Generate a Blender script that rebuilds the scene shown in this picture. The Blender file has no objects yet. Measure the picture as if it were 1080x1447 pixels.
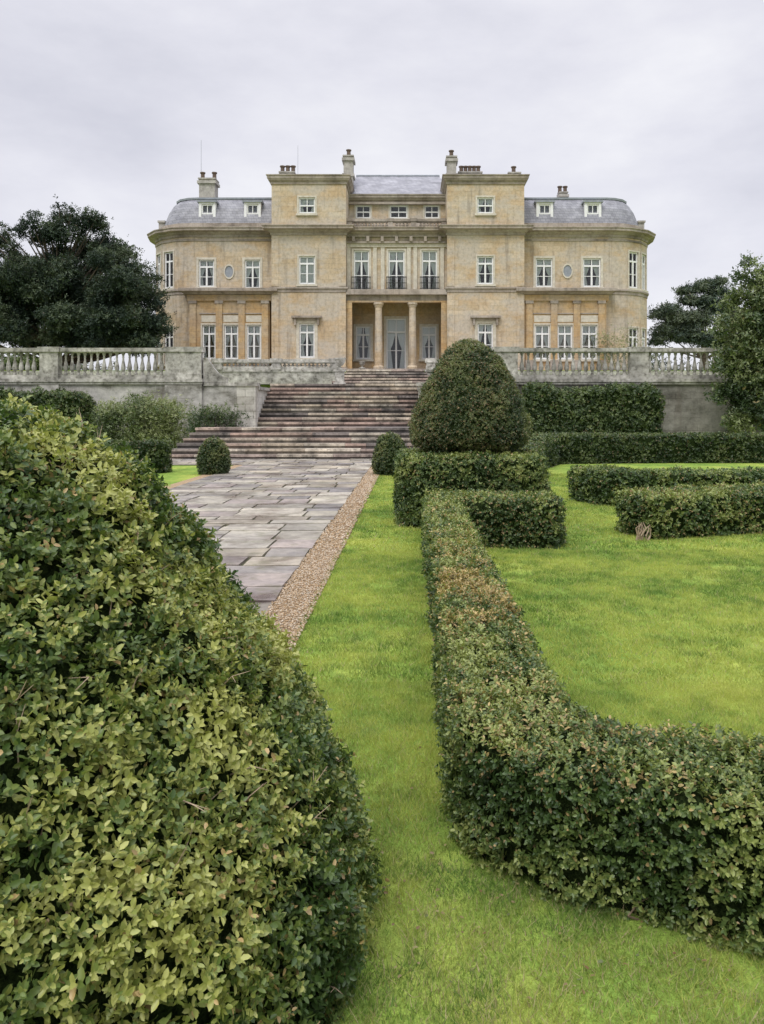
import bpy, math, random
import numpy as np
from mathutils import Vector
random.seed(7); RNG=np.random.default_rng(7)
D=bpy.data; scene=bpy.context.scene; COL=scene.collection

# ------------------------------------------------------------------ helpers
def link(o,parent=None):
    COL.objects.link(o)
    if parent is not None: o.parent=parent
    return o
def empty(name):
    o=D.objects.new(name,None); o.empty_display_size=.5; return link(o)

def vnoise(P,scale=1.0,seed=0.0):
    P=np.asarray(P,dtype=np.float64)*scale+seed*17.31
    i=np.floor(P); f=P-i; f=f*f*(3-2*f)
    def h(a,b,c):
        s=np.sin(a*127.1+b*311.7+c*74.7)*43758.5453
        return s-np.floor(s)
    r=0
    for dx in (0,1):
        wx=f[:,0] if dx else 1-f[:,0]
        for dy in (0,1):
            wy=f[:,1] if dy else 1-f[:,1]
            for dz in (0,1):
                wz=f[:,2] if dz else 1-f[:,2]
                r=r+wx*wy*wz*h(i[:,0]+dx,i[:,1]+dy,i[:,2]+dz)
    return r
def unit(a):
    return a/np.maximum(np.linalg.norm(a,axis=1,keepdims=True),1e-9)

def np_mesh(name,V,F,mat,C=None,smooth=False,parent=None):
    me=D.meshes.new(name); n=len(V); m,k=F.shape
    me.vertices.add(n); me.vertices.foreach_set('co',V.astype(np.float32).ravel())
    me.loops.add(m*k); me.loops.foreach_set('vertex_index',F.astype(np.int32).ravel())
    me.polygons.add(m)
    me.polygons.foreach_set('loop_start',np.arange(0,m*k,k,dtype=np.int32))
    me.polygons.foreach_set('loop_total',np.full(m,k,dtype=np.int32))
    if smooth: me.polygons.foreach_set('use_smooth',np.ones(m,dtype=bool))
    if C is not None:
        at=me.color_attributes.new('Col','FLOAT_COLOR','POINT')
        c=np.ones((n,4),dtype=np.float32); c[:,:3]=C
        at.data.foreach_set('color',c.ravel())
    me.update(calc_edges=True)
    me.materials.append(mat)
    return link(D.objects.new(name,me),parent)

class Geo:
    def __init__(s): s.v=[];s.f=[];s.m=[];s.c=[]
    def poly(s,pts,m=0,c=(1,1,1)):
        i=len(s.v); s.v.extend([tuple(p) for p in pts]); s.f.append(tuple(range(i,i+len(pts)))); s.m.append(m); s.c.append(c)
    def box(s,fr,a0,a1,b0,b1,z0,z1,m=0,c=(1,1,1)):
        ox,oy,dx,dy=fr; nx,ny=dy,-dx
        def P(a,b,z): return (ox+a*dx+b*nx, oy+a*dy+b*ny, z)
        p=[P(a0,b0,z0),P(a1,b0,z0),P(a1,b1,z0),P(a0,b1,z0),P(a0,b0,z1),P(a1,b0,z1),P(a1,b1,z1),P(a0,b1,z1)]
        i=len(s.v); s.v.extend(p)
        for q in ((0,1,2,3),(7,6,5,4),(0,4,5,1),(1,5,6,2),(2,6,7,3),(3,7,4,0)):
            s.f.append(tuple(i+k for k in q)); s.m.append(m); s.c.append(c)
    def lathe(s,x,y,z,prof,seg=10,m=0,c=(1,1,1),cap=True):
        i=len(s.v)
        for r,h in prof:
            for k in range(seg):
                t=2*math.pi*k/seg; s.v.append((x+r*math.cos(t),y+r*math.sin(t),z+h))
        for j in range(len(prof)-1):
            for k in range(seg):
                k2=(k+1)%seg
                s.f.append((i+j*seg+k,i+j*seg+k2,i+(j+1)*seg+k2,i+(j+1)*seg+k)); s.m.append(m); s.c.append(c)
        if cap:
            s.f.append(tuple(i+(len(prof)-1)*seg+k for k in range(seg))); s.m.append(m); s.c.append(c)
    def sweep(s,line,prof,m=0,c=(1,1,1),caps=True):
        n=len(line); off=[]
        for i in range(n):
            ns=[]
            for j in (i-1,i):
                if 0<=j<n-1:
                    dx=line[j+1][0]-line[j][0]; dy=line[j+1][1]-line[j][1]; L=math.hypot(dx,dy)
                    ns.append((dy/L,-dx/L))
            if len(ns)==1: off.append(ns[0])
            else:
                mx=ns[0][0]+ns[1][0]; my=ns[0][1]+ns[1][1]; L=math.hypot(mx,my); mx/=L;my/=L
                k=1/max(.3,mx*ns[0][0]+my*ns[0][1]); off.append((mx*k,my*k))
        b=len(s.v); P=len(prof)
        for i in range(n):
            for o,z in prof: s.v.append((line[i][0]+off[i][0]*o,line[i][1]+off[i][1]*o,z))
        for i in range(n-1):
            for j in range(P-1):
                s.f.append((b+i*P+j,b+(i+1)*P+j,b+(i+1)*P+j+1,b+i*P+j+1)); s.m.append(m); s.c.append(c)
        if caps:
            for i in (0,n-1):
                s.f.append(tuple(b+i*P+j for j in range(P))); s.m.append(m); s.c.append(c)
    def tube(s,p0,p1,r0,r1,seg=6,m=0,c=(1,1,1)):
        p0=Vector(p0);p1=Vector(p1); d=(p1-p0).normalized(); a=d.orthogonal().normalized(); b=d.cross(a)
        i=len(s.v)
        for p,r in((p0,r0),(p1,r1)):
            for k in range(seg):
                t=2*math.pi*k/seg; s.v.append(tuple(p+a*math.cos(t)*r+b*math.sin(t)*r))
        for k in range(seg):
            k2=(k+1)%seg; s.f.append((i+k,i+k2,i+seg+k2,i+seg+k)); s.m.append(m); s.c.append(c)
    def emit(s,name,mats,parent=None,smooth=False):
        me=D.meshes.new(name); me.from_pydata(s.v,[],s.f)
        for m in mats: me.materials.append(m)
        me.polygons.foreach_set('material_index',s.m)
        if smooth: me.polygons.foreach_set('use_smooth',[True]*len(s.f))
        at=me.color_attributes.new('Col','FLOAT_COLOR','CORNER')
        arr=[]
        for f,c in zip(s.f,s.c): arr.extend([c[0],c[1],c[2],1.0]*len(f))
        at.data.foreach_set('color',arr); me.update()
        return link(D.objects.new(name,me),parent)

# ------------------------------------------------------------------ materials
def newmat(name):
    m=D.materials.new(name); m.use_nodes=True; nt=m.node_tree; nt.nodes.clear()
    out=nt.nodes.new('ShaderNodeOutputMaterial'); p=nt.nodes.new('ShaderNodeBsdfPrincipled')
    nt.links.new(p.outputs[0],out.inputs[0]); return m,nt,p,out
def N(nt,t,**kw):
    n=nt.nodes.new(t)
    for k,v in kw.items():
        if k in n.inputs: n.inputs[k].default_value=v
        else: setattr(n,k,v)
    return n
def noise(nt,vec,scale,detail=5,rough=.6):
    n=N(nt,'ShaderNodeTexNoise'); n.inputs['Scale'].default_value=scale; n.inputs['Detail'].default_value=detail; n.inputs['Roughness'].default_value=rough
    nt.links.new(vec,n.inputs['Vector']); return n.outputs['Fac']
def ramp(nt,fac,stops):
    r=N(nt,'ShaderNodeValToRGB'); e=r.color_ramp.elements
    while len(e)<len(stops): e.new(.5)
    for el,(p,c) in zip(e,stops):
        el.position=p; el.color=(*c,1) if len(c)==3 else c
    nt.links.new(fac,r.inputs[0]); return r.outputs[0]
def mix(nt,a,b,fac,mode='MIX'):
    n=N(nt,'ShaderNodeMix',data_type='RGBA',blend_type=mode)
    for s,v in((6,a),(7,b),(0,fac)):
        if hasattr(v,'is_output'): nt.links.new(v,n.inputs[s])
        else: n.inputs[s].default_value=(*v,1) if isinstance(v,tuple) else v
    return n.outputs[2]
def bump(nt,p,h,strength,dist):
    b=N(nt,'ShaderNodeBump'); b.inputs['Strength'].default_value=strength; b.inputs['Distance'].default_value=dist
    nt.links.new(h,b.inputs['Height']); nt.links.new(b.outputs[0],p.inputs['Normal'])
def objvec(nt,scale=(1,1,1)):
    t=N(nt,'ShaderNodeTexCoord'); m=N(nt,'ShaderNodeMapping'); m.inputs['Scale'].default_value=scale
    nt.links.new(t.outputs['Object'],m.inputs['Vector']); return m.outputs[0]
def attr(nt):
    a=N(nt,'ShaderNodeAttribute'); a.attribute_name='Col'; return a.outputs['Color']
G=lambda v:(v,v,v)

def leafmat(name,rough=.5,trans=.25,spec=.35):
    m,nt,p,out=newmat(name); c=attr(nt)
    nt.links.new(c,p.inputs['Base Color']); p.inputs['Roughness'].default_value=rough; p.inputs['Specular IOR Level'].default_value=spec
    tr=N(nt,'ShaderNodeBsdfTranslucent'); c2=mix(nt,c,(1.0,1.1,.65),1.0,'MULTIPLY'); nt.links.new(c2,tr.inputs[0])
    ms=N(nt,'ShaderNodeMixShader'); ms.inputs[0].default_value=trans
    nt.links.new(p.outputs[0],ms.inputs[1]); nt.links.new(tr.outputs[0],ms.inputs[2]); nt.links.new(ms.outputs[0],out.inputs[0]); return m
LEAF=leafmat('box_leaf',.42,.25,.5); LEAFD=leafmat('evergreen_leaf',.55,.12,.2); BLADE=leafmat('grass_blade',.6,.35,.2)

def simple(name,stops,scale,rough=.8,bs=.3,bd=.01,vscale=(1,1,1),spec=.3,usecol=False,scale2=None):
    m,nt,p,out=newmat(name); v=objvec(nt,vscale); f=noise(nt,v,scale,7,.65); c=ramp(nt,f,stops)
    if scale2:
        f2=noise(nt,v,scale2,3); c=mix(nt,c,ramp(nt,f2,[(.35,G(.55)),(.65,G(1.1))]),1.0,'MULTIPLY')
    if usecol: c=mix(nt,c,attr(nt),1.0,'MULTIPLY')
    nt.links.new(c,p.inputs['Base Color']); p.inputs['Roughness'].default_value=rough; p.inputs['Specular IOR Level'].default_value=spec
    bump(nt,p,f,bs,bd); return m
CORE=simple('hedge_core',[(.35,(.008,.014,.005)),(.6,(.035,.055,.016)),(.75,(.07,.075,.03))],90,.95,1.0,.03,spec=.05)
BARK=simple('bark',[(.3,(.06,.045,.035)),(.7,(.16,.13,.1))],12,.9,.6,.02,(1,1,.3))
TWIG=simple('twig',[(.3,(.24,.17,.11)),(.7,(.46,.36,.26))],40,.8)
TWIGD=simple('dark_twig',[(.3,(.09,.06,.04)),(.7,(.2,.15,.1))],40,.8)
WHITE=simple('white_paint',[(.3,G(.74)),(.7,G(.84))],8,.5,.05,.002)
CREAM=simple('cream_stone',[(.3,(.46,.42,.34)),(.7,(.68,.63,.54))],4,.75,.2,.01)
CURT=simple('curtain',[(.3,G(.7)),(.7,G(.84))],5,.9,.3,.02,(8,1,.3))
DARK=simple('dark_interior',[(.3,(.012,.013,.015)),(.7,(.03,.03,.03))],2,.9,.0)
IRON=simple('black_iron',[(.3,G(.02)),(.7,G(.04))],10,.5,.0)
LEAD=simple('lead',[(.3,(.22,.24,.27)),(.7,(.34,.36,.40))],3,.6,.1)
POT=simple('chimney_pot_clay',[(.3,(.08,.06,.05)),(.7,(.18,.13,.1))],6,.9,.3)
CHIM=simple('chimney_render',[(.3,(.25,.23,.21)),(.7,(.52,.49,.45))],3,.85,.2)

def ashlar(name,c1,c2,mort,stain,stainamt,bw=1.0,bh=.42,grey=None,greyamt=0,streak=.55,msize=.012,soff=0.0):
    m,nt,p,out=newmat(name)
    t=N(nt,'ShaderNodeTexCoord'); s=N(nt,'ShaderNodeSeparateXYZ'); nt.links.new(t.outputs['Object'],s.inputs[0])
    a=N(nt,'ShaderNodeMath',operation='MULTIPLY_ADD'); nt.links.new(s.outputs[1],a.inputs[0]); a.inputs[1].default_value=.8; nt.links.new(s.outputs[0],a.inputs[2])
    cb=N(nt,'ShaderNodeCombineXYZ'); nt.links.new(a.outputs[0],cb.inputs[0]); nt.links.new(s.outputs[2],cb.inputs[1])
    b=N(nt,'ShaderNodeTexBrick'); nt.links.new(cb.outputs[0],b.inputs['Vector'])
    b.inputs['Color1'].default_value=(*c1,1); b.inputs['Color2'].default_value=(*c2,1); b.inputs['Mortar'].default_value=(*mort,1)
    b.inputs['Scale'].default_value=1; b.inputs['Mortar Size'].default_value=msize; b.inputs['Brick Width'].default_value=bw; b.inputs['Row Height'].default_value=bh; b.inputs['Mortar Smooth'].default_value=.4
    v=t.outputs['Object']
    f=noise(nt,v,.55,6,.65); c=mix(nt,b.outputs['Color'],stain,ramp(nt,f,[(.46-soff,G(0)),(.66-soff,G(stainamt))]))
    if grey:
        mq=N(nt,'ShaderNodeMapping'); mq.inputs['Location'].default_value=(7,3,11); mq.inputs['Scale'].default_value=(1,1,1.8); nt.links.new(v,mq.inputs[0])
        f5=noise(nt,mq.outputs[0],.42,7,.7); c=mix(nt,c,grey,ramp(nt,f5,[(.44,G(0)),(.58,G(greyamt))]))
    f3=noise(nt,v,5,7,.75); c=mix(nt,c,ramp(nt,f3,[(.3,G(.66)),(.5,G(.98)),(.7,G(1.15))]),1.0,'MULTIPLY')
    mp=N(nt,'ShaderNodeMapping'); mp.inputs['Scale'].default_value=(2.2,2.2,.25); nt.links.new(v,mp.inputs[0])
    f4=noise(nt,mp.outputs[0],1.2,5,.6); c=mix(nt,c,(.14,.12,.10),ramp(nt,f4,[(.54,G(0)),(.80,G(streak))]))
    nt.links.new(c,p.inputs['Base Color']); p.inputs['Roughness'].default_value=.85; p.inputs['Specular IOR Level'].default_value=.25
    bump(nt,p,f3,.25,.02); return m
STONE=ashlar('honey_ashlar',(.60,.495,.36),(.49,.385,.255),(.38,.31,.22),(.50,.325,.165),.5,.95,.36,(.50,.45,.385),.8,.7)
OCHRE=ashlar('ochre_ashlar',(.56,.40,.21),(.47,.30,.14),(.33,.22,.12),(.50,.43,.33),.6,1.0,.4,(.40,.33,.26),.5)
TRIM=ashlar('weathered_cornice',(.40,.34,.285),(.32,.27,.225),(.22,.185,.155),(.155,.13,.11),.85,1.4,3,(.47,.42,.37),.6,.9)
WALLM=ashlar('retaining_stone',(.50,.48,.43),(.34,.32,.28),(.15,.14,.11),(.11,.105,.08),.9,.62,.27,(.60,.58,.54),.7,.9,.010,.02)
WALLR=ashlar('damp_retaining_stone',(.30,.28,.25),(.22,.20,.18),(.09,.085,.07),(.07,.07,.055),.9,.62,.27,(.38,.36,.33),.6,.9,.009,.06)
BAL=simple('baluster_stone',[(.32,(.15,.14,.12)),(.5,(.42,.40,.36)),(.7,(.60,.58,.54))],5,.85,.4,.01,scale2=1.2)
def slate():
    m,nt,p,out=newmat('slate'); t=N(nt,'ShaderNodeTexCoord'); s=N(nt,'ShaderNodeSeparateXYZ'); nt.links.new(t.outputs['Object'],s.inputs[0])
    a=N(nt,'ShaderNodeMath',operation='ADD'); nt.links.new(s.outputs[0],a.inputs[0]); nt.links.new(s.outputs[1],a.inputs[1])
    cb=N(nt,'ShaderNodeCombineXYZ'); nt.links.new(a.outputs[0],cb.inputs[0]); nt.links.new(s.outputs[2],cb.inputs[1])
    b=N(nt,'ShaderNodeTexBrick'); nt.links.new(cb.outputs[0],b.inputs['Vector'])
    b.inputs['Color1'].default_value=(.22,.22,.25,1); b.inputs['Color2'].default_value=(.29,.29,.32,1); b.inputs['Mortar'].default_value=(.14,.14,.16,1)
    b.inputs['Scale'].default_value=1; b.inputs['Mortar Size'].default_value=.012; b.inputs['Brick Width'].default_value=.35; b.inputs['Row Height'].default_value=.2
    f=noise(nt,t.outputs['Object'],1.5,5); c=mix(nt,b.outputs[0],ramp(nt,f,[(.3,G(.7)),(.7,G(1.25))]),1.0,'MULTIPLY')
    nt.links.new(c,p.inputs['Base Color']); p.inputs['Roughness'].default_value=.55; return m
SLATE=slate()
def glassm():
    m,nt,p,out=newmat('window_glass'); nt.nodes.remove(p)
    tr=N(nt,'ShaderNodeBsdfTransparent'); tr.inputs[0].default_value=(.93,.95,.95,1); gl=N(nt,'ShaderNodeBsdfGlossy'); gl.inputs['Roughness'].default_value=.03
    fr=N(nt,'ShaderNodeFresnel'); fr.inputs[0].default_value=1.5; ms=N(nt,'ShaderNodeMixShader')
    nt.links.new(fr.outputs[0],ms.inputs[0]); nt.links.new(tr.outputs[0],ms.inputs[1]); nt.links.new(gl.outputs[0],ms.inputs[2]); nt.links.new(ms.outputs[0],out.inputs[0]); return m
GLASS=glassm()
def lawnm():
    m,nt,p,out=newmat('lawn'); v=objvec(nt); a=noise(nt,v,.7,7,.7); b=noise(nt,v,6,6,.75); d=noise(nt,v,120,3,.7); w=noise(nt,v,1.7,8,.72)
    c=ramp(nt,a,[(.32,(.13,.23,.045)),(.5,(.23,.335,.06)),(.66,(.40,.44,.095))])
    c=mix(nt,c,(.20,.165,.085),ramp(nt,w,[(.58,G(0)),(.74,G(.7))]))
    c=mix(nt,c,ramp(nt,b,[(.3,G(.65)),(.7,G(1.2))]),1.0,'MULTIPLY'); c=mix(nt,c,ramp(nt,d,[(.3,G(.65)),(.7,G(1.25))]),1.0,'MULTIPLY')
    nt.links.new(c,p.inputs['Base Color']); p.inputs['Roughness'].default_value=.9; p.inputs['Specular IOR Level'].default_value=.1
    bump(nt,p,d,.6,.02); return m
LAWN=lawnm()
GRAV=simple('gravel',[(.3,(.16,.11,.065)),(.5,(.34,.24,.14)),(.7,(.46,.36,.24))],90,.9,.9,.015)
STN=simple('gravel_stone',[(.3,G(.8)),(.7,G(1.1))],60,.85,.2,usecol=True)
def flagm():
    m,nt,p,out=newmat('flagstone'); v=objvec(nt); a=noise(nt,v,1.1,7,.7); b=noise(nt,v,11,7,.75)
    c=mix(nt,attr(nt),ramp(nt,a,[(.34,(.40,.34,.34)),(.5,G(.88)),(.7,(1.22,1.2,1.1))]),1.0,'MULTIPLY'); c=mix(nt,c,ramp(nt,b,[(.3,G(.62)),(.55,G(1.0)),(.7,G(1.15))]),1.0,'MULTIPLY')
    g=noise(nt,v,2.4,7,.75); c=mix(nt,c,(.12,.115,.055),ramp(nt,g,[(.50,G(0)),(.70,G(.75))]))
    nt.links.new(c,p.inputs['Base Color']); p.inputs['Specular IOR Level'].default_value=.5
    nt.links.new(ramp(nt,a,[(.35,G(.25)),(.65,G(.65))]),p.inputs['Roughness']); bump(nt,p,b,.4,.01); return m
FLAG=flagm()
def stepm():
    m,nt,p,out=newmat('step_stone'); v=objvec(nt); mv=objvec(nt,(1,1,.6)); a=noise(nt,mv,1.6,8,.75); b=noise(nt,v,9,6,.7)
    c=mix(nt,attr(nt),ramp(nt,a,[(.36,G(.22)),(.48,G(.8)),(.66,G(1.4))]),1.0,'MULTIPLY'); c=mix(nt,c,ramp(nt,b,[(.3,G(.6)),(.65,G(1.15))]),1.0,'MULTIPLY')
    nt.links.new(c,p.inputs['Base Color']); p.inputs['Roughness'].default_value=.55; bump(nt,p,b,.5,.015); return m
STEP=stepm()

# ------------------------------------------------------------------ ground
def sheet(name,x0,x1,y0,y1,z,mat,parent=None):
    g=Geo(); g.poly([(x0,y0,z),(x1,y0,z),(x1,y1,z),(x0,y1,z)]); return g.emit(name,[mat],parent)
sheet('ground',-900,900,-300,1500,0,LAWN)

# flagstone path
PX0,PX1=-4.95,-1.13
path=empty('flagstone_path')
jm=simple('joint_moss',[(.3,(.04,.04,.025)),(.7,(.12,.12,.06))],20,.9,.5,.01)
sheet('joints',PX0,PX1,-2,26.1,.006,jm,path)
sheet('apron_joints',-8.4,2.4,23.2,26.1,.010,jm,path)
g=Geo(); pal=[(.38,.35,.30),(.31,.28,.26),(.45,.41,.34),(.33,.28,.26),(.47,.43,.36),(.25,.23,.23),(.40,.35,.28)]
def flags(x0,x1,y0,y1,zb):
    y=y0
    while y<y1-.05:
        h=min(random.choice([.38,.5,.62,.75]),y1-y); 
        if y1-(y+h)<.2: h=y1-y
        x=x0
        while x<x1-.02:
            w=random.uniform(.45,1.15)
            if x1-(x+w)<.35: w=x1-x
            parts=[(x,y,w,h)]
            if w>.8 and h>.6 and random.random()<.5: parts=[(x,y,w,h/2),(x,y+h/2,w,h/2)]
            for (a,b,c,d) in parts:
                ga=random.uniform(.009,.024); z=zb+random.uniform(.014,.026); t=[random.uniform(-.005,.005) for _ in range(4)]
                q=[(a+ga,b+ga),(a+c-ga,b+ga),(a+c-ga,b+d-ga),(a+ga,b+d-ga)]
                q=[(px+random.uniform(-.014,.014),py+random.uniform(-.014,.014)) for px,py in q]
                # irregular edges: extra point with small wobble on every side
                e=[]
                for i in range(4):
                    j=(i+1)%4; e.append((q[i][0],q[i][1],z+t[i])); e.append(((q[i][0]+q[j][0])/2+random.uniform(-.007,.007),(q[i][1]+q[j][1])/2+random.uniform(-.007,.007),z+(t[i]+t[j])/2))
                cc=random.choice(pal); k=random.uniform(.72,1.1); cc=tuple(v*k for v in cc)
                g.poly(e,0,cc)
                for i in range(8):
                    p_,r_=e[i],e[(i+1)%8]; g.poly([(p_[0],p_[1],zb),(r_[0],r_[1],zb),r_,p_],0,cc)
            x+=w
        y+=h
flags(PX0,PX1,-2,23.2,.006); flags(-8.4,2.4,23.2,26.05,.010)
g.emit('flagstones',[FLAG],path)

# gravel margins
gr=empty('gravel_border')
sheet('gravel_bed',PX1+.002,-.83,-2,23.2,.012,GRAV,gr); sheet('gravel_bed_far_side',-5.24,PX0-.002,-2,23.2,.012,GRAV,gr)
def stones(x0,x1,y0,y1,n,s):
    P=np.stack([RNG.uniform(x0,x1,n),RNG.uniform(y0,y1,n),np.full(n,.016)],1)
    o=np.array([(1,0,0),(-1,0,0),(0,1,0),(0,-1,0),(0,0,1),(0,0,-1)],float)
    sc=RNG.uniform(.5,1.2,(n,1,3))*s*np.array([1,1,.6]); an=RNG.uniform(0,6.28,n); ca,sa=np.cos(an),np.sin(an)
    V=o[None]*sc; X=V[:,:,0]*ca[:,None]-V[:,:,1]*sa[:,None]; Y=V[:,:,0]*sa[:,None]+V[:,:,1]*ca[:,None]; V=np.stack([X,Y,V[:,:,2]],2)+P[:,None]
    F=np.array([(0,2,4),(2,1,4),(1,3,4),(3,0,4),(2,0,5),(1,2,5),(3,1,5),(0,3,5)])
    F=(F[None]+np.arange(n)[:,None,None]*6).reshape(-1,3)
    c=np.array([(.40,.28,.16),(.46,.36,.25),(.30,.20,.11),(.52,.44,.34)])[RNG.integers(0,4,n)]*RNG.uniform(.7,1.1,(n,1))
    return V.reshape(-1,3),F,np.repeat(c,6,0)
V,F,C=stones(-1.15,-.78,3.2,9,9000,.012); np_mesh('pebbles',V,F,STN,C,parent=gr)
V,F,C=stones(-1.15,-.78,9,22,5000,.02); np_mesh('pebbles_far',V,F,STN,C,parent=gr)

# ------------------------------------------------------------------ foliage tools
HEX=np.array([(0,0,0),(.28,-.5,.12),(.72,-.42,.10),(1,0,-.05),(.72,.42,.10),(.28,.5,.12)])
def leaf_geo(P,T,L,size,aspect,col):
    n=len(P); T=unit(T); L=unit(L-T*np.sum(T*L,1,keepdims=True)); B=np.cross(L,T)
    t=HEX[None,:,0,None]*size[:,None,None]; s=HEX[None,:,1,None]*(size*aspect)[:,None,None]; h=HEX[None,:,2,None]*(size*aspect*1.4)[:,None,None]
    V=P[:,None]+T[:,None]*t+B[:,None]*s+L[:,None]*h
    F=np.array([(0,1,2,3),(0,3,4,5)]); F=(F[None]+np.arange(n)[:,None,None]*6).reshape(-1,4)
    return V.reshape(-1,3),F,np.repeat(col,6,0)

def tri_core(V,F):
    F=np.asarray(F); return np.concatenate([F[:,[0,1,2]],F[:,[0,2,3]]])
def sample(V,T,n):
    a,b,c=V[T[:,0]],V[T[:,1]],V[T[:,2]]; cr=np.cross(b-a,c-a); ar=np.linalg.norm(cr,axis=1)+1e-12
    idx=RNG.choice(len(T),n,p=ar/ar.sum()); r1=np.sqrt(RNG.random(n))[:,None]; r2=RNG.random(n)[:,None]
    P=a[idx]*(1-r1)+b[idx]*r1*(1-r2)+c[idx]*r1*r2; return P,unit(cr[idx])
def area(V,T):
    return np.linalg.norm(np.cross(V[T[:,1]]-V[T[:,0]],V[T[:,2]]-V[T[:,0]]),axis=1).sum()/2

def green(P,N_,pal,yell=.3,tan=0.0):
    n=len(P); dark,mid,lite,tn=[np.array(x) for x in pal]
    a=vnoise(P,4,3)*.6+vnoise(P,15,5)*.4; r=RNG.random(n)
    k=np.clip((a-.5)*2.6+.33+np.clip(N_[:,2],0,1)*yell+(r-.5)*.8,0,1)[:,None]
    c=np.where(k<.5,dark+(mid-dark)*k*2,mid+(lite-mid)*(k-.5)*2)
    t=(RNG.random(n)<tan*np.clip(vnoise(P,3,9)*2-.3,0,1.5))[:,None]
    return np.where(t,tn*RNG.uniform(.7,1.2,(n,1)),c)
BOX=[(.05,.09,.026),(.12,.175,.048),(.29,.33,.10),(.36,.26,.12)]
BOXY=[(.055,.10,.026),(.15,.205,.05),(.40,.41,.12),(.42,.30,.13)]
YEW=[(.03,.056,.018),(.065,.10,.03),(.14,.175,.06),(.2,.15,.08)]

def sprigs(P,N_,m,size,aspect,col_fn,spread=.7,up=.35,step=.35):
    n=len(P); Dv=unit(N_+RNG.normal(0,spread,(n,3))*.6+np.array([0,0,up]))
    A=unit(np.cross(Dv,RNG.normal(size=(n,3)))); B=np.cross(Dv,A)
    PP=[];TT=[];LL=[];SS=[];NN=[]
    for k in range(m):
        ang=(k%2)*math.pi+(k//2)*1.57+RNG.normal(0,.35,n); r=A*np.cos(ang)[:,None]+B*np.sin(ang)[:,None]
        lift=.35+.5*k/m
        PP.append(P+Dv*(size[:,None]*step*(k//2))); TT.append(r+Dv*lift+RNG.normal(0,.18,(n,3))); LL.append(Dv-r*.3+RNG.normal(0,.25,(n,3)))
        SS.append(size*RNG.uniform(.7,1.15,n)*(1-.35*k/m)); NN.append(N_)
    P2=np.concatenate(PP);N2=np.concatenate(NN)
    return leaf_geo(P2,np.concatenate(TT),np.concatenate(LL),np.concatenate(SS),aspect,col_fn(P2,N2))

def hedge_core(path,res,bulge=0.03,disp=.03,dscale=5,r=.08,seed=1):
    pts=[]
    for i in range(len(path)-1):
        a=np.array(path[i],float);b=np.array(path[i+1],float); n=max(1,int(np.hypot(*(b-a)[:2])/res))
        for k in range(n): pts.append(a+(b-a)*k/n)
    pts.append(np.array(path[-1],float)); pts=np.array(pts)
    d=np.gradient(pts[:,:2],axis=0); d=d/np.linalg.norm(d,axis=1,keepdims=True)
    nrm=np.stack([d[:,1],-d[:,0]],1)
    def section(hw,h):
        s=[]; ns=max(3,int(h/res)); nw=max(3,int(2*hw/res)); rr=min(r,hw*.6,h*.5)
        for k in range(ns): s.append((-hw,(h-rr)*k/ns))
        for k in range(5): t=math.pi/2*k/4; s.append((-hw+rr-rr*math.cos(t),h-rr+rr*math.sin(t)))
        for k in range(1,nw): s.append((-hw+rr+(2*hw-2*rr)*k/nw,h))
        for k in range(5): t=math.pi/2*k/4; s.append((hw-rr+rr*math.sin(t),h-rr+rr*math.cos(t)))
        for k in range(ns-1,-1,-1): s.append((hw,(h-rr)*k/ns))
        return np.array(s)
    base=section(1.0*path[0][2],path[0][3]); K=len(base)
    bx=base[:,0]/path[0][2]; bz=base[:,1]/path[0][3]
    rings=[]
    def ring(c,nn,hw,h): 
        x=bx*hw; z=bz*h; 
        return np.stack([c[0]+nn[0]*x,c[1]+nn[1]*x,z],1)
    a0,an=pts[0],pts[-1]
    e=.07
    for k,(o,sc) in enumerate([(0,.0),(0,.35),(0,.7),(.02,.9)]): rings.append(ring(a0[:2]-d[0]*(e-o*1.2),nrm[0],a0[2]*sc,a0[3]*(.02+.98*sc if sc<.9 else .97)))
    for i in range(len(pts)): rings.append(ring(pts[i,:2],nrm[i],pts[i,2],pts[i,3]))
    for k,(o,sc) in enumerate([(.02,.9),(0,.7),(0,.35),(0,.0)]): rings.append(ring(an[:2]+d[-1]*(e-o*1.2),nrm[-1],an[2]*sc,an[3]*(.02+.98*sc if sc<.9 else .97)))
    V=np.concatenate(rings); R=len(rings)
    i,j=np.meshgrid(np.arange(R-1),np.arange(K-1),indexing='ij'); i=i.ravel();j=j.ravel()
    F=np.stack([i*K+j,i*K+j+1,(i+1)*K+j+1,(i+1)*K+j],1)
    T=tri_core(V,F); nv=np.zeros_like(V); fn=np.cross(V[T[:,1]]-V[T[:,0]],V[T[:,2]]-V[T[:,0]])
    for q in range(3): np.add.at(nv,T[:,q],fn)
    nv=unit(nv)
    if (nv[:,2]*(V[:,2]>.9*V[:,2].max())).sum()<0: nv=-nv; F=F[:,::-1]; T=T[:,::-1]
    V=V+nv*((vnoise(V,dscale,seed)-.5)*2*disp+(vnoise(V,dscale*2.7,seed+4)-.5)*disp)[:,None]
    return V,F,T
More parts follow.
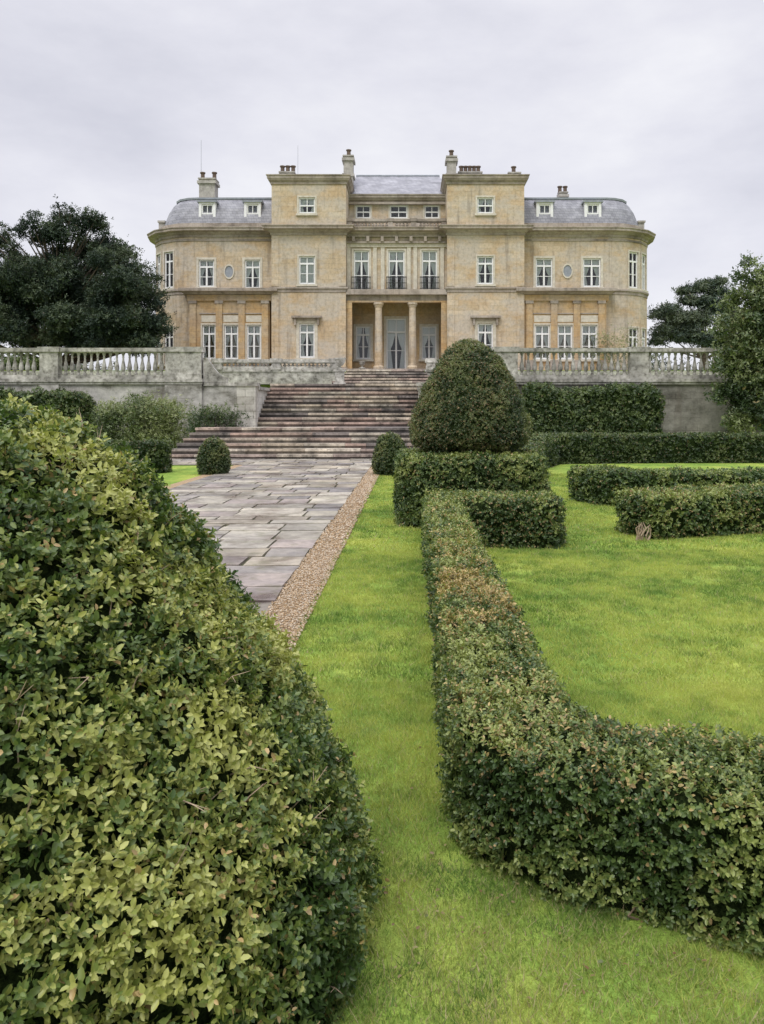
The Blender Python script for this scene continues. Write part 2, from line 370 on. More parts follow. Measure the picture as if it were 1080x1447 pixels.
def lathe_core(cx,cy,prof,res=48,disp=.04,dscale=4,seed=1,ring=60):
    pr=np.array(prof,float); s=np.concatenate([[0],np.cumsum(np.hypot(*np.diff(pr,axis=0).T))]); t=np.linspace(0,s[-1],ring)
    r=np.interp(t,s,pr[:,0]); z=np.interp(t,s,pr[:,1])
    k=np.ones(5)/5; r[2:-2]=np.convolve(r,k,'valid'); z[2:-2]=np.convolve(z,k,'valid')
    an=np.linspace(0,2*math.pi,res,endpoint=False)
    V=np.stack([(cx+r[:,None]*np.cos(an)).ravel(),(cy+r[:,None]*np.sin(an)).ravel(),np.repeat(z,res)],1)
    i,j=np.meshgrid(np.arange(ring-1),np.arange(res),indexing='ij'); i=i.ravel();j=j.ravel();j2=(j+1)%res
    F=np.stack([i*res+j,i*res+j2,(i+1)*res+j2,(i+1)*res+j],1); T=tri_core(V,F)
    nv=np.zeros_like(V); fn=np.cross(V[T[:,1]]-V[T[:,0]],V[T[:,2]]-V[T[:,0]])
    for q in range(3): np.add.at(nv,T[:,q],fn)
    nv=unit(nv); V=V+nv*((vnoise(V,dscale,seed)-.5)*2*disp+(vnoise(V,dscale*2.7,seed+4)-.5)*disp)[:,None]
    return V,F,T

def clothe(name,core,leaf,lai,pal,m=8,aspect=.5,yell=.3,tan=.05,twigs=0,inset=.03,spread=.9,parent=None,depthfn=None,tanfn=None,leafm=None,step=.35,gapt=.27,twl=1.0):
    V,F,T=core; e=empty(name) if parent is None else parent
    fn=np.cross(V[T[:,1]]-V[T[:,0]],V[T[:,2]]-V[T[:,0]]); nv=np.zeros_like(V)
    for q in range(3): np.add.at(nv,T[:,q],fn)
    nv=unit(nv)
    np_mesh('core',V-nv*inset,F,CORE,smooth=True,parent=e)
    A=area(V,T); nl=A*lai/(leaf*leaf*aspect*.62); ns=int(nl/m)
    P,Nn=sample(V,T,ns)
    if depthfn is not None:
        sz=depthfn(P); keep=RNG.random(ns)<(leaf/sz)**2; P,Nn,sz=P[keep],Nn[keep],sz[keep]
    else: sz=np.full(ns,leaf)
    ns=len(P)
    gap=vnoise(P,9,11)*.5+vnoise(P,22,13)*.5
    P=P+Nn*((-inset*1.0)+RNG.random(ns)*inset*1.5+ (gap-.5)*inset*1.8)[:,None]
    keep=(gap>gapt)|(RNG.random(ns)<.55); P,Nn,sz=P[keep],Nn[keep],sz[keep]*RNG.uniform(.75,1.25,keep.sum())
    P[:,2]=np.maximum(P[:,2],.01)
    def cf(p,nn):
        c=green(p,nn,pal,yell,tan)
        if tanfn is not None:
            w=(RNG.random(len(p))<tanfn(p,nn))[:,None]; c=np.where(w,np.array([.42,.32,.13])*RNG.uniform(.6,1.3,(len(p),1)),c)
        return c
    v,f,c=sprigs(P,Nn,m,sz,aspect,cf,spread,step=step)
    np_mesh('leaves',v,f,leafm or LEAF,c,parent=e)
    if twigs:
        P,Nn=sample(V,T,twigs); g=Geo()
        for p,q in zip(P,Nn):
            p=Vector(p)-Vector(q)*.05; d=(Vector(q)*.5+Vector(RNG.normal(size=3))*.5+Vector((0,0,.5))).normalized()
            L=random.uniform(.05,.10)*leaf/.03*twl
            p1=p+d*L; d2=(d+Vector(RNG.normal(size=3))*.3).normalized(); g.tube(p,p1,.0020,.0015,5); g.tube(p1,p1+d2*L*.6,.0015,.0006,5)
            d3=(d+Vector(RNG.normal(size=3))*.6).normalized(); g.tube(p1,p1+d3*L*.45,.0012,.0005,5)
        g.emit('twigs',[TWIG],e)
    return e

# ---- foreground mound of box
prof=[(1.31,-.05),(1.32,.15),(1.29,.35),(1.20,.57),(1.06,.8),(.89,1.02),(.73,1.24),(.60,1.40),(.47,1.51),(.28,1.585),(0.001,1.60)]
core=lathe_core(-1.5,2.4,prof,130,.038,3.2,2,100)
clothe('box_topiary_mound',core,.025,4.4,BOXY,m=8,aspect=.52,yell=.38,tan=.03,twigs=380,inset=.042,spread=1.1,step=.42,gapt=.2,twl=1.3)
# ---- long hedge with corner
hp=[(.43,11.4,.20,.50),(.41,8,.20,.46),(.40,5,.205,.44),(.395,3.5,.21,.43),(.39,3.12,.22,.43),(.44,2.90,.235,.43),(.58,2.77,.25,.43),(1.15,2.53,.26,.43),(3.2,1.7,.26,.43)]
core=hedge_core(hp,.05,disp=.027,dscale=5,r=.06,seed=3)
def dfn(P): return np.interp(P[:,1],[1.5,3.5,6,11],[.020,.023,.03,.045])
def tf(p,nn):
    k=np.exp(-((p[:,1]-5.0)/1.6)**2)*np.clip(nn[:,2],0,1)
    return np.clip(k*np.clip(vnoise(p,4,21)*2.6-.8,0,1)*.8+.2*np.clip(nn[:,2],0,1)*np.clip(vnoise(p,6,8)*2-.7,0,1),0,.85)
clothe('clipped_box_hedge',core,.020,3.1,BOX,m=8,aspect=.55,yell=.5,tan=.05,twigs=160,inset=.032,depthfn=dfn,tanfn=tf,step=.4,gapt=.24)
# ---- other parterre hedges
def hedge(path,leaf=.05,pal=BOX,res=.1,disp=.035,r=.07,**kw):
    return clothe('clipped_box_hedge',hedge_core(path,res,disp=disp,dscale=4,r=r,seed=random.random()*9),leaf,2.6,pal,m=6,aspect=.55,inset=.04,**kw)
hedge([(.62,9.6,.42,.55),(1.75,9.5,.42,.55)],.036,tan=.12)
hedge([(2.95,10.1,.42,.52),(4.2,10.55,.42,.53),(6.5,11.2,.42,.55),(10,11.6,.42,.55)],.04,tan=.12)
hedge([(3.35,14.4,.42,.56),(3.55,13.6,.42,.56),(4.6,13.3,.42,.56),(7,13.4,.42,.56),(14,14.2,.42,.56)],.05)
hedge([(2.6,18.5,.5,.62),(3.1,21.5,.5,.74),(4.2,24.3,.5,.85),(8,24.8,.5,.85),(19,24.8,.5,.85)],.07,YEW)
hedge([(-6.5,20.6,.4,.78),(-12,20.6,.4,.8)],.06,YEW)
# ---- topiary dome on block
te=empty('yew_topiary_dome')
core=hedge_core([(-.12,11.75,.85,.96),(.12,11.75,1.1,.96),(1.55,11.75,1.1,.96),(1.85,11.75,.95,.96)],.09,disp=.04,dscale=3,r=.08,seed=5)
clothe('',core,.04,2.8,BOX,m=6,inset=.04,parent=te,yell=.25)
core=lathe_core(.90,11.8,[(.55,.9),(.6,1.06),(.84,1.10),(.89,1.22),(.88,1.40),(.81,1.66),(.70,1.93),(.55,2.22),(.37,2.48),(.18,2.66),(.001,2.71)],64,.035,3,6,50)
YEWT=[(.04,.068,.022),(.09,.125,.04),(.20,.22,.08),(.28,.20,.10)]
clothe('',core,.034,3.0,YEWT,m=6,aspect=.38,inset=.04,parent=te,yell=.4,tan=.15)
def ball(x,y,r,h,pal=YEWT,leaf=.045):
    core=lathe_core(x,y,[(r*.85,0),(r,.2*h),(r*.98,.45*h),(r*.8,.72*h),(r*.5,.92*h),(.001,h)],40,.03,4,random.random()*9,24)
    clothe('topiary_ball',core,leaf,2.6,pal,m=6,inset=.03)
ball(-5.05,20,.4,.95); ball(-.52,19.8,.42,1.08)

# ------------------------------------------------------------------ grass
def blades(name,x0,x1,y0,y1,dens,h,w,parent):
    n=int((x1-x0)*(y1-y0)*dens); P=np.stack([RNG.uniform(x0,x1,n),RNG.uniform(y0,y1,n),np.zeros(n)],1)
    edge=-.84+.06*(vnoise(P,7,51)-.3)
    ok=~((P[:,0]<edge)&(P[:,0]>-5.2)); ok&=~((P[:,0]>.27)&(P[:,0]<.53)&(P[:,1]>3)&(P[:,1]<11.3))
    bare=vnoise(P,1.3,31)*.45+vnoise(P,5,33)*.35+vnoise(P,19,35)*.2; near=np.clip((3.9-P[:,1])/1.6,0,1)
    ok&=(bare<.68-.18*near)|(RNG.random(n)<.28)
    P=P[ok]; n=len(P); an=RNG.uniform(0,6.28,n); side=np.stack([np.cos(an),np.sin(an),np.zeros(n)],1)
    lean=RNG.normal(0,.55,(n,3)); lean[:,2]=1; hh=(h*RNG.uniform(.4,1.2,n))[:,None]*(.7+.7*vnoise(P,9,61)[:,None]); ww=(w*RNG.uniform(.6,1.2,n))[:,None]
    tip=P+lean*hh; V=np.stack([P-side*ww,P+side*ww,tip],1).reshape(-1,3)
    a=(vnoise(P,.9,41)*.4+vnoise(P,3.1,43)*.35+vnoise(P,10,45)*.25)[:,None]; strip=np.clip(1-np.abs(P[:,0:1]+.4)/.8,0,1)*.22
    k=np.clip((a-.5)*3.2+.48+strip+RNG.normal(0,.22,(n,1)),0,1)
    c=np.array([.12,.215,.045])*(1-k)+np.array([.45,.48,.12])*k
    dry=RNG.random((n,1))<(.05+.18*np.clip((3.9-P[:,1:2])/1.6,0,1)); c=np.where(dry,np.array([.42,.35,.20]),c)
    np_mesh(name,V,np.arange(n*3).reshape(-1,3),BLADE,np.repeat(c,3,0),parent=parent)
ge=empty('lawn_grass')
blades('blades_near',-.84,2.4,1.7,4.6,26000,.024,.0015,ge)
blades('blades_mid',-.84,6,4.6,9,8000,.028,.0028,ge)
blades('blades_far',-.84,9,9,20,1800,.032,.006,ge)
n=900; P=np.stack([RNG.uniform(-.8,2.2,n),RNG.uniform(1.8,4.2,n),RNG.uniform(.012,.024,n)],1)
w_=RNG.random(n)<np.clip(1.3-np.abs(P[:,1]-(2.5-.4*(P[:,0]-.5)))*1.6,.12,1); P=P[w_]; n=len(P)
v,f,c=leaf_geo(P,np.concatenate([RNG.normal(size=(n,2)),np.zeros((n,1))],1)+1e-3,RNG.normal(0,.3,(n,3))+np.array([0,0,1.]),RNG.uniform(.010,.020,n),.55,np.array([(.22,.16,.07),(.18,.11,.05),(.28,.24,.10),(.12,.14,.05)])[RNG.integers(0,4,n)])
np_mesh('fallen_leaves',v,f,LEAF,c)
g=Geo()
for i in range(22):
    x=random.uniform(.4,2.2); y=2.56-.41*(x-.5)+random.uniform(-.02,.08); p=Vector((x,y,0))
    for s in range(3):
        q=p+Vector((random.uniform(-.04,.04),random.uniform(-.02,.03),random.uniform(.01,.04))); g.tube(p,q,.004-.0007*s,.0033-.0007*s,5); p=q
g.emit('hedge_stems',[TWIGD])
g=Geo()
for i in range(10):
    p=Vector((2.86+random.uniform(-.05,.10),9.68,0))
    for s in range(3):
        q=p+Vector((random.uniform(-.05,.05)+.015,random.uniform(-.03,.03),random.uniform(.05,.09))); g.tube(p,q,.013-.003*s,.010-.003*s,5); p=q
g.emit('exposed_hedge_stems',[TWIG])

# ------------------------------------------------------------------ trees
def tree(name,lobes,trunk,leaf,n,pal,m=5,flat=1.0,clump=.5,mat=None,trunk_r=.4,aspect=.4,rough=.6,power=.4,k14=14):
    e=empty(name); PP=[];NN=[]; tot=sum((l[3])**2 for l in lobes)
    for (x,y,z,r) in lobes:
        k=max(3,int(n*r*r/tot/k14))
        d=unit(RNG.normal(size=(k,3))); rad=RNG.random((k,1))**power; c=np.array([x,y,z])+d*rad*r*np.array([1,1,.8*flat])
        c+= (vnoise(c,1.1,5)[:,None]-.5)*d*r*rough
        q=np.repeat(c,k14,0)+RNG.normal(0,clump,(k*k14,3))*np.array([1,1,.55*flat+.1]); PP.append(q); NN.append(np.repeat(d,k14,0)+np.array([0,0,.4]))
    P=np.concatenate(PP); Nn=unit(np.concatenate(NN))
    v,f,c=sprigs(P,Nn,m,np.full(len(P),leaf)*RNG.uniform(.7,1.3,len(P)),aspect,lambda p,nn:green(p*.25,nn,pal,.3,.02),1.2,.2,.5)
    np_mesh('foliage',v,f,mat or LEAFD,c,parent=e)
    g=Geo(); tx,ty,z0,z1=trunk; p=Vector((tx,ty,z0)); top=Vector((tx,ty,z1)); S=6; pts=[p.lerp(top,i/S)+Vector((random.uniform(-.15,.15),random.uniform(-.15,.15),0))*(i>0) for i in range(S+1)]
    for i in range(S): g.tube(pts[i],pts[i+1],trunk_r*(1-.8*i/S)*(1.3 if i==0 else 1),trunk_r*(1-.8*(i+1)/S),9)
    for (x,y,z,r) in lobes:
        s=pts[min(S,max(1,int((z-z0)/(z1-z0+.01)*S*.7)))]; mid=s.lerp(Vector((x,y,z)),.5)+Vector((0,0,-.2)); g.tube(s,mid,trunk_r*.3,trunk_r*.16,6); g.tube(mid,(x,y,z),trunk_r*.16,trunk_r*.05,6)
    g.emit('trunk_and_limbs',[BARK],e); return e
def sv(u,v,Y): return ((u-580)*Y/1100,Y,1.6+(582-v)*Y/1100)
def L(u,v,Y,rp): 
    x,y,z=sv(u,v,Y); return (x,y,z,rp*Y/1100)
crown=[(-80,350),(-50,330),(-20,322),(5,330),(18,350),(32,318),(46,306),(58,330),(72,318),(88,298),(100,302),(112,318),(124,302),(136,312),(146,336),(160,345),(176,350),(188,368),(196,385),(214,388),(212,410),(224,420),(222,440),(228,455),(214,470),(200,482)]
rs=random.Random(3); lob=[]
for (u,v) in crown:
    lob.append(L(u,v+9,48+rs.uniform(-1.5,1.5),8+rs.uniform(0,4)))
    lob.append(L(u+rs.uniform(-5,5),v-4+rs.uniform(-3,3),48,4))
def crownv(u):
    cr=sorted([c for c in crown if c[0]<216]); 
    for a,b in zip(cr,cr[1:]):
        if a[0]<=u<=b[0]: return a[1]+(b[1]-a[1])*(u-a[0])/max(1,b[0]-a[0])
    return 400
for i in range(120):
    u=rs.uniform(-80,212); v0=crownv(u)+18; v=v0+(488-v0)*rs.random()**.8
    lob.append(L(u,v,48+rs.uniform(-3,3),rs.uniform(13,22)))
for i in range(16): lob.append(L(rs.uniform(110,212),rs.uniform(440,484),47+rs.uniform(-2,2),rs.uniform(14,20)))
tx=sv(80,480,49)
tree('yew_tree',lob,(tx[0],tx[1],3.2,11.0),.17,92000,[(.02,.034,.024),(.042,.064,.04),(.09,.115,.065),(.09,.08,.055)],clump=.22,k14=12,rough=.9,trunk_r=.35)
lob=[L(1000,402,62,10),L(1018,398,62,8),L(985,408,62,9),L(965,412,62,8),L(1012,412,62,12),L(975,425,62,12),L(1000,428,62,16),L(945,440,62,12),L(930,446,62,7),L(1020,436,62,16),L(960,452,62,14),L(985,452,62,18),L(1040,452,62,20),L(938,468,62,12),L(965,474,62,16),L(1000,478,62,22),L(928,482,62,8),L(1070,455,62,24),L(1035,485,62,22)]
tx=sv(995,480,62)
tree('pine_tree',lob,(tx[0],tx[1],3.2,11),.20,17000,[(.055,.082,.065),(.095,.125,.09),(.15,.18,.12),(.15,.14,.10)],clump=.3,flat=.6,rough=.9,trunk_r=.3)
Y=31
lob=[L(1058,372,Y,5),L(1050,390,Y,7),L(1068,400,Y,11),L(1080,384,Y,8),L(1048,420,Y,11),L(1072,425,Y,15),L(1030,428,Y,7),L(1095,420,Y,26),L(1060,450,Y,17),L(1032,455,Y,11),L(1018,470,Y,7),L(1085,465,Y,24),L(1052,485,Y,19),L(1026,498,Y,9),L(1085,500,Y,28),L(1042,515,Y,17),L(1016,520,Y,8),L(1075,535,Y,26),L(1035,548,Y,17),L(1018,560,Y,7),L(1060,570,Y,23),L(1095,575,Y,32),L(1045,598,Y,16),L(1110,440,Y,38)]
tx=sv(1085,600,Y)
tree('magnolia_tree',lob,(tx[0],tx[1],0,6),.17,9500,[(.045,.075,.03),(.10,.14,.055),(.26,.30,.14),(.30,.24,.11)],clump=.2,trunk_r=.1,aspect=.42,mat=LEAF,rough=1.0)
dl=[]
for i in range(60):
    x=-90+i*3.1+random.uniform(-1,1); 
    if -17<x<15: continue
    dl.append((x,random.uniform(95,115),5+random.uniform(-1,1.2),random.uniform(2.5,4.0)))
tree('distant_woodland',dl,(60,110,3,6),.5,24000,[(.09,.105,.09),(.13,.14,.11),(.18,.19,.14),(.2,.17,.13)],clump=.8)

# ------------------------------------------------------------------ terraces, walls and steps
TZ=2.77; UZ=3.7
Fx=lambda y:(0,y,1,0)
g=Geo(); 
g.box(Fx(33.25),-70,-8.9,-6.2,0,-1,TZ,0); g.box(Fx(33.25),3.65,70,-6.2,0,-1,TZ,0); g.box(Fx(33.25),-8.9,3.65,-6.2,-.02,-1,TZ,0)
g.box(Fx(39.4),-140,140,-200,0,-1,UZ,0)
g.emit('terrace_ground',[LAWN])
sheet('terrace_paving',-9.5,4.2,33.0,38.2,TZ+.006,FLAG)
sheet('forecourt_gravel',-24,22,44,54.9,UZ+.006,simple('forecourt_gravel',[(.3,(.2,.16,.11)),(.7,(.36,.3,.22))],20,.9,.3))

BPROF=[(.075,0),(.075,.06),(.05,.08),(.05,.12),(.095,.2),(.105,.28),(.085,.38),(.05,.52),(.04,.62),(.055,.66),(.04,.69),(.06,.75),(.075,.77),(.075,.82)]
def balustrade(g,fr,a0,a1,z0,h,piers,solids=(),spacing=.27):
    g.box(fr,a0,a1,-.17,.17,z0,z0+.16); g.box(fr,a0,a1,-.19,.19,z0+h-.16,z0+h); g.box(fr,a0,a1,-.14,.14,z0+h-.2,z0+h-.16)
    bl=h-.36; sc=bl/.82
    for (p0,p1) in piers:
        g.box(fr,p0,p1,-.235,.235,z0-.0,z0+.2); g.box(fr,p0+.03,p1-.03,-.205,.205,z0+.2,z0+h-.17); g.box(fr,p0-.04,p1+.04,-.26,.26,z0+h-.17,z0+h+.04)
    for (p0,p1) in solids: g.box(fr,p0,p1,-.10,.10,z0+.16,z0+h-.2)
    n=int((a1-a0)/spacing); ox,oy,dx,dy=fr
    for i in range(n):
        a=a0+(i+.5)*(a1-a0)/n
        if any(p0-.06<a<p1+.06 for p0,p1 in list(piers)+list(solids)): continue
        g.lathe(ox+a*dx,oy+a*dy,z0+.16,[(r*1.0,hh*sc) for r,hh in BPROF],8,cap=False)
def retaining(name,a0,a1,piers,solids,wm):
    e=empty(name); g=Geo()
    g.box(Fx(33.0),a0,a1,-.25,.12,-.2,2.76)
    for p0,p1 in piers: g.box(Fx(33.0),p0,p1,.12,.2,-.2,2.755)
    g.emit('wall',[wm],e)
    g=Geo(); g.box(Fx(33.0),a0-.05,a1+.05,-.3,.27,2.86,3.0); g.box(Fx(33.0),a0-.02,a1+.02,-.28,.22,2.76,2.857); balustrade(g,Fx(33.0),a0,a1,3.0,1.3,piers,solids)
    g.emit('balustrade',[BAL],e)
def px(u,Y=33): return (u-580)*Y/1100
retaining('terrace_balustrade_wall',-45,px(287),[(px(235),px(287)),(px(58),px(86)),(px(-140),px(-115)),(px(-340),px(-315))],[],WALLM)
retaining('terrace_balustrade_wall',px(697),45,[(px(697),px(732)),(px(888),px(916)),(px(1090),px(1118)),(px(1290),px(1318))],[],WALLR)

XR=.35   # right end of upper flight
fe=empty('stair_flank_wall'); g=Geo()
for x0,x1 in ((px(287),-6.42),(XR+.6,px(697))): g.box(Fx(33.05),x0,x1,-.2,.1,-.2,2.70)
for x0,x1 in ((-6.42,-5.82),(XR,XR+.6)):
    g.box(Fx(33.0),x0,x1,-.2,3.4,-.2,2.45); 
    g.box(Fx(29.5),x0-.05,x1+.05,0,.5,-.2,2.56)
g.emit('masonry',[WALLM],fe)
g=Geo()
for x0,x1 in ((px(287)+.06,-6.5),(XR+.68,px(697)-.06)): g.box(Fx(33.05),x0,x1,-.25,.16,2.70,2.84)
for x0,x1 in ((-6.42,-5.82),(XR,XR+.6)):
    g.box(Fx(33.0),x0-.06,x1+.06,-.2,3.38,2.45,2.57); g.box(Fx(29.5),x0-.12,x1+.12,-.06,.56,2.56,2.70)
g.emit('coping',[BAL],fe)
g=Geo()
for x0,s in ((px(287)+.03,1),(px(697)-.03,-1)):
    pts=[(x0,3.0),(x0,3.9)]+[(x0+s*(.15+.85*t),3.9-.85*math.sin(t*math.pi/2)) for t in [i/8 for i in range(9)]]+[(x0+s*1.0,2.85),(x0,2.85)]
    A=[(a,32.93,z) for a,z in pts]; Bq=[(a,33.17,z) for a,z in pts]
    g.poly(A); g.poly(Bq[::-1])
    for i in range(len(pts)): j=(i+1)%len(pts); g.poly([A[i],A[j],Bq[j],Bq[i]])
g.emit('ramped_ends',[BAL],fe)

# steps
se=empty('garden_steps'); g=Geo()
spal=[(.46,.39,.30),(.52,.45,.36),(.40,.29,.24),(.29,.25,.22),(.55,.49,.40),(.42,.32,.26),(.20,.175,.16),(.34,.27,.23)]
def step(x0,x1,yf,yb,z0,z1):
    x=x0
    while x<x1-.01:
        w=random.uniform(.6,1.9)
        if x1-(x+w)<.5: w=x1-x
        c=random.choice(spal); k=random.uniform(.75,1.15); c=tuple(v*k for v in c); dz=random.uniform(-.011,.009); dy=random.uniform(-.02,.02)
        g.box(Fx(yf+.07),x+.003,x+w-.003,-(yb-yf-.07),0,z0-.25,z1-.07,0,tuple(v*.5 for v in c))
        g.box(Fx(yf+dy),x+.004,x+w-.004,-(yb-yf-dy)+.002,0,z1-.078,z1+dz,0,c)
        x+=w
R=.173
for i in range(6):
    yf=26.0+.3*i; step(-8.25+.13*i,2.4-.13*i,yf,yf+(.34 if i<5 else 1.9),R*i,R*(i+1))
for i in range(10):
    yf=29.35+.33*i; step(-5.82,XR,yf,yf+(.37 if i<9 else .9),R*(i+6),R*(i+7))
for i in range(6):
    yf=37.0+.33*i; step(px(488,38)-.15*(5-i),px(600,38)+.15*(5-i),yf,yf+(.37 if i<5 else .7),TZ+(UZ-TZ)*i/6,TZ+(UZ-TZ)*(i+1)/6)
g.emit('steps',[STEP],se)
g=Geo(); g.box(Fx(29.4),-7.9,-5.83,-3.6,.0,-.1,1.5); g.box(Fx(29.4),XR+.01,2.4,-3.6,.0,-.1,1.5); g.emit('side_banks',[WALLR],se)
g=Geo(); e=empty('low_parapet_wall')
for x0,x1 in ((px(300,39),px(480,39)),(px(602,39),px(720,39))):
    g.box(Fx(39.2),x0,x1,-.2,.1,2.5,3.62); g.box(Fx(39.2),x0-.05,x1+.05,-.25,.17,3.62,3.72)
    balustrade(g,Fx(39.2),x0,x1,3.72,.52,[(x0,x0+.5),(x1-.5,x1),((x0+x1)/2-.25,(x0+x1)/2+.25)],[],.2)
for x0,x1 in ((-60,px(300,39)),(px(720,39),60)): g.box(Fx(39.2),x0,x1,-.2,.1,2.5,3.66)
g.emit('parapet',[BAL],e)
def urn(x,y,z,s=1.0,name='stone_urn'):
    g=Geo(); g.box((x,y,1,0),-.3*s,.3*s,-.3*s,.3*s,z,z+.12*s); g.box((x,y,1,0),-.22*s,.22*s,-.22*s,.22*s,z+.12*s,z+.7*s); g.box((x,y,1,0),-.3*s,.3*s,-.3*s,.3*s,z+.7*s,z+.8*s)
    g.lathe(x,y,z+.8*s,[(.16*s,0),(.16*s,.04*s),(.07*s,.1*s),(.06*s,.16*s),(.18*s,.24*s),(.27*s,.38*s),(.27*s,.5*s),(.33*s,.55*s),(.33*s,.6*s),(.26*s,.6*s),(.2*s,.5*s)],14); g.emit(name,[BAL])
urn(-3.1,34.2,TZ+.006,.85); 
for u in (512,606): urn((u-580)*.0482,53.0,4.05,.7)

# ------------------------------------------------------------------ mansion
house=empty('country_mansion')
W=Geo(); RF=Geo(); TR=Geo(); WN=Geo(); GL=Geo(); CU=Geo(); DK=Geo(); SU=Geo(); IR=Geo(); CH=Geo()
def wall(fr,a0,a1,z0,z1,ops,depth=.22,m=0):
    As=sorted(set([a0,a1]+[o[0] for o in ops]+[o[1] for o in ops])); Zs=sorted(set([z0,z1]+[o[2] for o in ops]+[o[3] for o in ops]))
    ox,oy,dx,dy=fr; P=lambda a,b,z:(ox+a*dx+b*dy,oy+a*dy-b*dx,z)
    for i in range(len(As)-1):
        for j in range(len(Zs)-1):
            ca=(As[i]+As[i+1])/2; cz=(Zs[j]+Zs[j+1])/2
            if any(o[0]<ca<o[1] and o[2]<cz<o[3] for o in ops): continue
            W.poly([P(As[i],0,Zs[j]),P(As[i+1],0,Zs[j]),P(As[i+1],0,Zs[j+1]),P(As[i],0,Zs[j+1])],m)
    for (b0,b1,c0,c1) in [o[:4] for o in ops]:
        d=-depth
        W.poly([P(b0,0,c0),P(b0,0,c1),P(b0,d,c1),P(b0,d,c0)],m);W.poly([P(b1,0,c0),P(b1,d,c0),P(b1,d,c1),P(b1,0,c1)],m)
        W.poly([P(b0,0,c1),P(b1,0,c1),P(b1,d,c1),P(b0,d,c1)],m);W.poly([P(b0,0,c0),P(b0,d,c0),P(b1,d,c0),P(b1,0,c0)],m)
def window(fr,a0,a1,z0,z1,kind='sash',sur=.16,hood=False,sill=True,curt=True,blind=False,bars=True):
    f=.10; b0,b1=-.17,-.06
    WN.box(fr,a0,a0+f,b0,b1,z0,z1); WN.box(fr,a1-f,a1,b0,b1,z0,z1); WN.box(fr,a0+f,a1-f,b0,b1,z0,z0+f*1.3); WN.box(fr,a0+f,a1-f,b0,b1,z1-f,z1)
    am=(a0+a1)/2; zi0=z0+f*1.3; zi1=z1-f
    if kind=='french':
        zt=z0+(z1-z0)*.74
        WN.box(fr,a0+f,a1-f,-.165,-.05,zt-.06,zt+.06); WN.box(fr,am-.06,am+.06,-.16,-.045,zi0,zt-.06)
        WN.box(fr,am-.03,am+.03,-.155,-.07,zt+.06,zi1)
        WN.box(fr,a0+f,a1-f,-.155,-.07,z0+(zt-z0)*.52-.022,z0+(zt-z0)*.52+.022)
    else:
        zm=(z0+z1)/2; WN.box(fr,a0+f,a1-f,-.165,-.05,zm-.045,zm+.045); 
        if bars: WN.box(fr,am-.03,am+.03,-.155,-.07,zi0,zm-.045); WN.box(fr,am-.03,am+.03,-.155,-.07,zm+.045,zi1)
    GL.box(fr,a0+f,a1-f,-.13,-.12,zi0,zi1)
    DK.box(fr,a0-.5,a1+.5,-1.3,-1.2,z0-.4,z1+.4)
    ox,oy,dx,dy=fr; P=lambda a,z,b=-.225:(ox+a*dx+b*dy,oy+a*dy-b*dx,z); w=a1-a0; h=z1-z0
    if blind: CU.box(fr,a0,a1,-.205,-.195,z0,z1)
    elif curt:
        q=random.uniform(.8,1.12)
        for s,e in ((a0,1),(a1,-1)):
            X=lambda t:s+e*t*w*q
            pr=[(.5,1),(.48,.9),(.42,.72),(.3,.52),(.2,.42),(.24,.28),(.31,0)]
            for k in range(len(pr)-1):
                (t0,h0),(t1,h1)=pr[k],pr[k+1]; CU.poly([P(X(-.1),z0+h*h0),P(X(t0),z0+h*h0),P(X(t1),z0+h*h1),P(X(-.1),z0+h*h1)])
    if sur:
        t=.05
        SU.box(fr,a0-sur,a0,-.02,t,z0,z1); SU.box(fr,a1,a1+sur,-.02,t,z0,z1); SU.box(fr,a0-sur,a1+sur,-.02,t+.005,z1,z1+sur)
        if sill: SU.box(fr,a0-sur-.06,a1+sur+.06,-.2,.14,z0-.14,z0)
        if hood:
            TR.box(fr,a0-sur-.1,a1+sur+.1,0,.12,z1+sur,z1+sur+.16); TR.box(fr,a0-sur-.3,a1+sur+.3,0,.36,z1+sur+.16,z1+sur+.30)
            for q in (a0-sur-.12,a1+sur): TR.box(fr,q,q+.12,.05,.26,z1+sur-.35,z1+sur+.155)
def op(u0,u1,v0,v1,Y):
    return ((u0-580)*Y/1100,(u1-580)*Y/1100,1.6+(582-v1)*Y/1100,1.6+(582-v0)*Y/1100)
def zz(v,Y): return 1.6+(582-v)*Y/1100
ZB=3.5
CORN=lambda z,o=.55:[(0,z-.62),(.08,z-.6),(.08,z-.45),(.2,z-.38),(.24,z-.3),(o-.06,z-.24),(o-.06,z-.1),(o,z-.06),(o,z),(0,z+.02),(-.25,z+.02)]
STRG=lambda z:[(0,z-.36),(.05,z-.34),(.05,z-.16),(.14,z-.1),(.14,z),(0,z+.03)]
